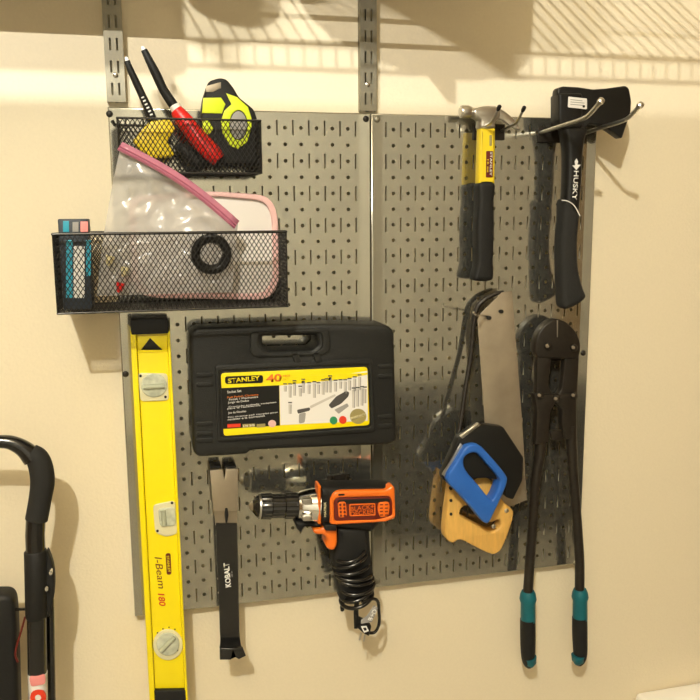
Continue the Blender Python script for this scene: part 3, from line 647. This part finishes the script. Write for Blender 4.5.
hook('dark hook behind the head of the bolt cutter', [W(540, 352, -.022).x, W(566, 352, -.022).x], [tp(545, 350, -.032), tp(566, 350, -.032)], W(553, 352, -.022).z, -.032, 'dark_steel', 'dark_steel', .0022)
hook('small hook behind the drill body', [W(330, 478, -.022).x, W(346, 478, -.022).x], [tp(332, 478, -.043), tp(348, 478, -.043)], W(338, 480, -.022).z, -.042, 'dark_steel', 'dark_steel', .002)
t = thing('panel_hook', 'short black hook at the top of the pry bar', 'hook', W(224, 468, -.02), 'hooks on the panel')
bm = bmesh.new()
for x0, x1 in ((210.5, 221), (225, 236)):
    a, b = W(x0, 468, -.046), W(x1, 466, -.046); box_bm(bm, (a.x, -.046, a.z - .001), (b.x, -.0212, a.z + .0022))
link('ledge', bm_mesh('ledge', bm), MAT['rubber'], t)

# ------------------------------------------------------------------ claw hammer
t = thing('claw_hammer', 'claw hammer with polished head, yellow shaft and black grip', 'hammer', W(483, 280, -.05))
cr = lambda P: crop(P, 450, 95, 8.75)
HY = -.050; m1 = (W(480, 110, HY) - W(479, 110, HY)).length / 8.75
o = W(*cr([(90, 148)])[0], HY)
lathe('head', [(0, 40*m1), (2*m1, 47*m1), (14*m1, 52*m1), (70*m1, 52*m1), (90*m1, 44*m1), (110*m1, 33*m1), (150*m1, 33*m1), (190*m1, 40*m1)], o, (1, 0, .02), MAT['steel'], t, 32)
plate('head_cheek', [cat_rom(cr([(215, 125), (290, 98), (390, 98), (440, 130), (440, 195), (400, 235), (395, 290), (275, 290), (268, 220), (215, 180)]), 4)], HY - .012, HY + .012, MAT['steel'], t, .004)
for s in (-1, 1):
    plate('claw', [cat_rom(cr([(385, 100), (440, 118), (500, 155), (565, 215), (617, 300), (575, 300), (520, 262), (465, 222), (390, 195)]), 4)], HY - .003 + s*.0065, HY + .003 + s*.0065, MAT['steel'], t, .002)
plate('shaft', [rnd([(480.8, 128), (495.8, 128), (495.2, 184), (479, 184)], 1.5)], HY - .010, HY + .010, MAT['yelplas'], t, .004)
plate('shaft_recess', [rnd([(489.5, 135), (492, 135), (492, 146), (489.5, 146)], 1)], HY - .0104, HY - .009, MAT['olive'], t, .0001)
s = plate('shaft_label', [rnd([(486.3, 151), (493, 151), (492.8, 177.5), (486, 177.5)], 1)], HY - .0106, HY - .008, MAT['darkred'], t, .0001)
text('STANLEY', 491, 164, HY - .0106, 2.2, MAT['white'], s, 'lettering', math.radians(-90), 22, .02)
text('16 oz', 488, 166, HY - .0106, 1.7, MAT['yelplas'], s, 'lettering', math.radians(-90), 12, .02)
plate('grip', [cat_rom([(480, 183), (495.3, 183), (495, 200), (495.2, 230), (494.2, 262), (494.5, 276), (491, 281), (477, 281), (474.8, 276), (477.8, 262), (477.6, 230), (479.5, 200)], 4)], HY - .014, HY + .014, MAT['rubber'], t, .007)

# ------------------------------------------------------------------ hatchet
t = thing('hatchet', 'black sheathed hatchet with white lettered handle hanging at the upper right', 'hatchet', W(570, 308, -.07))
cr = lambda P: crop(P, 440, 60, 3.18)
AY = -.080
plate('blade_cover', [rnd(cr([(374, 100), (378, 88), (392, 83), (445, 86), (488, 93), (530, 90), (592, 81), (603, 90), (610, 130), (608, 165), (580, 250), (545, 225), (508, 205), (475, 203), (458, 225), (394, 222), (380, 200), (374, 160)]), 2)], AY, AY + .020, MAT['black'], t, .003)
plate('poll', [rnd(cr([(379, 105), (455, 105), (455, 215), (396, 218), (379, 195)]), 3)], AY - .006, AY + .026, MAT['black'], t, .004)
plate('shaft', [cat_rom([(565, 126), (574, 124), (588.5, 127), (586.5, 140), (584.6, 155), (583.6, 180), (581.5, 205), (580, 222), (565, 222), (566.5, 203), (567.5, 180), (568, 155), (566.5, 140)], 4)], AY - .003, AY + .026, MAT['black'], t, .009)
plate('grip', [cat_rom([(565.2, 200), (571, 202), (576, 208), (580.5, 218), (578.8, 243), (580, 270), (584.5, 288), (587.3, 297), (582, 303), (572, 308.5), (566, 309), (563.6, 303), (562.5, 280), (562.2, 243), (564, 220)], 4)], AY - .006, AY + .028, MAT['foam'], t, .009)
tube('white_line', [W(*q, AY - .0068) for q in ((561.8, 200.3), (568, 201.3), (574.5, 206), (580, 216))], .0009, MAT['white'], t, 8, 5)
s = plate('price_sticker', [rnd([(568.5, 96.5), (587, 98.5), (587, 109.3), (568, 107.3)], 1)], AY - .0068, AY - .004, MAT['paper'], t, .0001)
for k, wl in enumerate((12, 14, 13)):
    plate('print_line', [[(570.5, 99.2 + k*2.3), (570.5 + wl, 100.4 + k*2.3), (570.5 + wl, 101.2 + k*2.3), (570.5, 100 + k*2.3)]], AY - .0070, AY - .006, MAT['grey'], s, 0)
plate('print_dot', [ell(583.8, 106.3, 1.3, 1.3, 10)], AY - .0071, AY - .006, MAT['black'], s, 0)
text('HUSKY', 575.4, 185.5, AY - .003, 4.8, MAT['white'], t, 'lettering', math.radians(-92), 26, .015)
plate('star_mark', [[(576.6, 158.5), (578.2, 161.5), (577.4, 164.6), (580.8, 164.8), (576.4, 170), (572.4, 165.4), (575.4, 165.2), (574.6, 161.4)]], AY - .0035, AY - .001, MAT['white'], t, 0)

# ------------------------------------------------------------------ saws
t = thing('hand_saw', 'hand saw with a light wooden handle and bare wide steel blade', 'saw', W(490, 555, -.05))
cb = lambda P: crop(P, 430, 285, 4.83); ch_ = lambda P: crop(P, 420, 400, 4.117)
plate('blade', [[(477.6, 320), (480.7, 313.5), (502, 292.5), (512, 291), (522, 418), (527, 500), (497, 512), (486, 440)]], -.0515, -.0495, MAT['satin'], t, .0003)
wood = cat_rom(ch_([(132, 340), (148, 350), (172, 372), (215, 372), (250, 342), (285, 333), (312, 350), (330, 395), (350, 425), (386, 460), (375, 520), (345, 600), (325, 628), (295, 636), (240, 612), (170, 577), (138, 590), (116, 580), (104, 548), (114, 450)]), 3)
whole = cat_rom(ch_([(165, 468), (180, 440), (205, 440), (240, 470), (285, 505), (325, 495), (332, 518), (305, 540), (265, 530), (190, 490)]), 4)
plate('handle', [wood, whole], -.064, -.038, MAT['wood'], t, .004)
for q in ((356, 455), (303, 520)):
    c = ch_([q])[0]; c = W(c[0], c[1], -.064); lathe('bolt', [(0, .0042), (.0012, .004), (.002, .002)], (c.x, -.0638, c.z), (0, -1, 0), MAT['steel'], t, 14)
for yy in (365, 414, 470): plate('peg_hole', [ell(*ch_([(128, yy)])[0], 1.5, 1.7, 10)], -.0643, -.060, MAT['rubber'], t, 0)
t = thing('hack_saw', 'hacksaw with curved black frame and blue handle in front of the wooden handled saw', 'saw', W(480, 520, -.08))
fr = [W(x, y, Y) for x, y, Y in ((503.5, 291.5, -.044), (495, 294, -.042), (484, 300, -.040), (476.5, 309, -.039), (473.3, 326, -.040), (470.5, 357, -.045), (465.5, 388, -.052), (460, 426, -.062), (458, 440, -.068))]
tube('frame', fr, [.0022, .0034, .0044, .0046, .0044, .0042, .0040, .0040, .0040], MAT['dark_steel'], t, 10, 5)
plate('body', [rnd(ch_([(160, 155), (240, 98), (345, 112), (428, 238), (424, 330), (385, 412), (354, 402), (345, 335), (280, 322), (180, 326), (150, 335), (100, 335), (92, 312)]), 2)], -.086, -.066, MAT['black'], t, .003)
for P in ([(240, 94), (252, 102), (176, 160), (166, 150)], [(168, 178), (177, 188), (104, 318), (94, 310)]):
    plate('metal_edge', [ch_(P)], -.089, -.082, MAT['steel'], t, .001)
blue = cat_rom(ch_([(112, 328), (150, 255), (182, 202), (205, 187), (245, 187), (285, 225), (352, 305), (360, 340), (340, 395), (300, 480), (285, 506), (262, 504), (225, 460), (165, 392)]), 3)
bh = cat_rom(ch_([(182, 245), (205, 222), (238, 222), (275, 262), (326, 322), (326, 352), (302, 408), (285, 405), (240, 350), (190, 290)]), 3)
plate('handle', [blue, bh], -.100, -.072, MAT['blue'], t, .004)

# ------------------------------------------------------------------ bolt cutter
t = thing('bolt_cutter', 'long black bolt cutter with teal and black grips at the right edge of the panels', 'bolt cutter', W(552, 665, -.05))
cr = lambda P: crop(P, 510, 310, 4.122)
BY = -.062
plate('jaw_plate', [cat_rom(cr([(112, 190), (105, 150), (122, 92), (155, 54), (197, 38), (240, 56), (275, 95), (291, 140), (286, 188), (262, 202), (135, 198)]), 4)], BY, BY + .022, MAT['dark_steel'], t, .003)
plate('jaw_seam', [cr([(193, 42), (198, 42), (197, 112), (194, 112)])], BY - .0004, BY + .002, MAT['steel'], t, 0)
plate('jaw', [rnd(cr([(112, 185), (172, 190), (166, 250), (158, 310), (176, 348), (170, 380), (106, 362), (112, 300)]), 2)], BY + .003, BY + .018, MAT['dark_steel'], t, .002)
plate('jaw', [rnd(cr([(228, 190), (286, 185), (280, 300), (276, 362), (215, 380), (190, 360), (212, 330), (218, 290)]), 2)], BY + .003, BY + .018, MAT['dark_steel'], t, .002)
plate('link_arm', [rnd(cr([(100, 345), (185, 350), (192, 380), (168, 420), (160, 545), (105, 560), (112, 420)]), 2)], BY - .002, BY + .016, MAT['dark_steel'], t, .003)
plate('link_arm', [rnd(cr([(182, 350), (275, 345), (276, 420), (277, 535), (228, 535), (214, 470), (215, 410), (186, 385)]), 2)], BY - .0015, BY + .0155, MAT['dark_steel'], t, .003)
plate('stop_lug', [rnd(cr([(168, 500), (222, 495), (220, 535), (172, 540)]), 3)], BY + .004, BY + .014, MAT['dark_steel'], t, .002)
for q in ((155, 150), (262, 155), (122, 352), (190, 366), (262, 352)):
    c = cr([q])[0]; c = W(c[0], c[1], BY); lathe('bolt', [(0, .0066), (.003, .0064), (.0045, .005), (.006, .002)], (c.x, BY - .001, c.z), (0, -1, 0), MAT['dark_steel'], t, 12)
    plate('bolt_face', [ell(*cr([q])[0], 1.6, 1.6, 12)], BY - .0075, BY - .004, MAT['satin'], t, .0003)
hy = BY + .008
for side, P in ((0, ((541, 430), (539.5, 455), (535.5, 480), (533, 520), (530, 560), (527.5, 596))), (1, ((570.5, 425), (572, 455), (573.8, 480), (577, 520), (579.5, 560), (579.5, 596)))):
    h = tube('handle', [W(*q, hy) for q in P], [.0105, .0100, .0090, .0086, .0088, .0090], MAT['dark_steel'], t, 14, 5)
    x = P[-1][0] + .5
    y0 = 591 if side == 0 else 589
    G = tube('grip', [W(x - .3, y0 + 28, hy), W(x - .2, y0 + 45, hy), W(x + (0 if side == 0 else .3), y0 + 64, hy), W(x + (.6 if side == 0 else -.6), y0 + 72, hy), W(x + (1.5 if side == 0 else -1.2), y0 + 76, hy)], [.0138, .0140, .0128, .0100, .005], MAT['rubber'], h, 18, 4)
    tube('grip_collar', [W(x, y0, hy), W(x, y0 + 3, hy), W(x, y0 + 8, hy), W(x, y0 + 12, hy), W(x, y0 + 30, hy)], [.0115, .0140, .0155, .0132, .0136], MAT['teal'], h, 18)
    tube('grip_tip', [W(x + (1.6 if side == 0 else -1.8), y0 + 66, hy - .002), W(x + (2.4 if side == 0 else -2.2), y0 + 72, hy - .002), W(x + (3.2 if side == 0 else -2.8), y0 + 75.5, hy - .002)], [.0128, .0108, .0045], MAT['teal'], h, 18)

# ------------------------------------------------------------------ folding cart at the left edge
t = thing('folding_cart', 'folded cart with padded black handle standing at the left edge of the picture', 'cart', W(36, 700, -.11))
FY = -.11
tube('handle_loop', [W(*q, FY) for q in ((-60, 443), (-25, 441), (0, 441.5), (12, 443), (24, 449), (33, 458))], [.0095, .0095, .0095, .0105, .0125, .0150], MAT['gloss'], t, 20, 5)
tube('foam_grip', [W(*q, FY) for q in ((30, 452), (37, 458), (41, 468), (42.5, 482), (40, 500), (36.5, 519.5))], [.0130, .0160, .0170, .0170, .0160, .0160], MAT['foam'], t, 24, 6)
tube('pole', [W(36, 515, FY), W(35, 535, FY), W(36, 560, FY), W(37, 640, FY), W(38, 720, FY)], .0138, MAT['gloss'], t, 20)
tube('clamp', [W(35.5, 550, FY), W(35.7, 552, FY), W(37, 615, FY), W(37.3, 617, FY)], [.0145, .0165, .0165, .0150], MAT['rubber'], t, 20)
cl_ = plate('clamp_lever', [cat_rom([(46, 553), (52, 562), (54.5, 580), (53, 602), (48, 618), (45, 600)], 4)], FY - .006, FY + .012, MAT['rubber'], t, .003)
for q in ((50.5, 573), (46.5, 589)): plate('rivet', [ell(*q, 1.8, 2.6, 12)], FY - .017, FY - .004, MAT['chrome'], cl_, .0005)
tube('rear_tube', [W(50, 600, FY + .02), W(52, 720, FY + .02)], .006, MAT['gloss'], t, 12)
s = tube('sticker_band', [W(37.6, 672, FY), W(38.4, 722, FY)], .0141, MAT['paper'], t, 24)
plate('red_print', [rnd([(29, 677), (45, 675.5), (45.5, 684), (31, 687)], 3)], FY - .0150, FY - .010, MAT['coralpink'], s, .0002)
plate('red_print', [ell(38, 698, 8, 8), ell(38, 698, 3.2, 3.2)], FY - .0150, FY - .010, MAT['printred'], s, .0002)
plate('folded_frame', [rnd([(-40, 597), (8, 596), (14, 601), (16, 620), (19, 725), (-40, 725)], 5)], FY + .01, FY + .05, MAT['rubber'], t, .008)
tube('cross_rod', [W(12, 609.5, FY + .02), W(28, 609, FY + .01)], .0022, MAT['gloss'], t, 8)
tube('red_cord', [W(*q, FY) for q in ((25, 617), (21, 632), (17, 645), (15.5, 655), (18, 662))], .0016, MAT['darkred'], t, 6, 5)

# ------------------------------------------------------------------ white cabinet whose top shows at the lower right
a = W(640, 694, -.004); 
tag(box('white_cabinet', (W(632, 696, 0).x, -.06, .02), (1.25, -.004, W(670, 704, -.06).z), MAT['appliance'], None, .012), 'white cabinet against the wall, only its top edge at lower right corner', 'cabinet')

# ------------------------------------------------------------------ unseen dark chest added to darken the reflection low in the right panel
t = thing('added_dark_chest', 'dark chest added on the floor behind the viewer to darken the reflection in the right panel', 'chest', (1.12, -2.3, 0))
box('body', (.62, -2.6, .0), (1.62, -2.0, .54), MAT['black'], t, .02)
box('lid', (.60, -2.62, .545), (1.64, -1.98, .60), MAT['black'], t, .015)
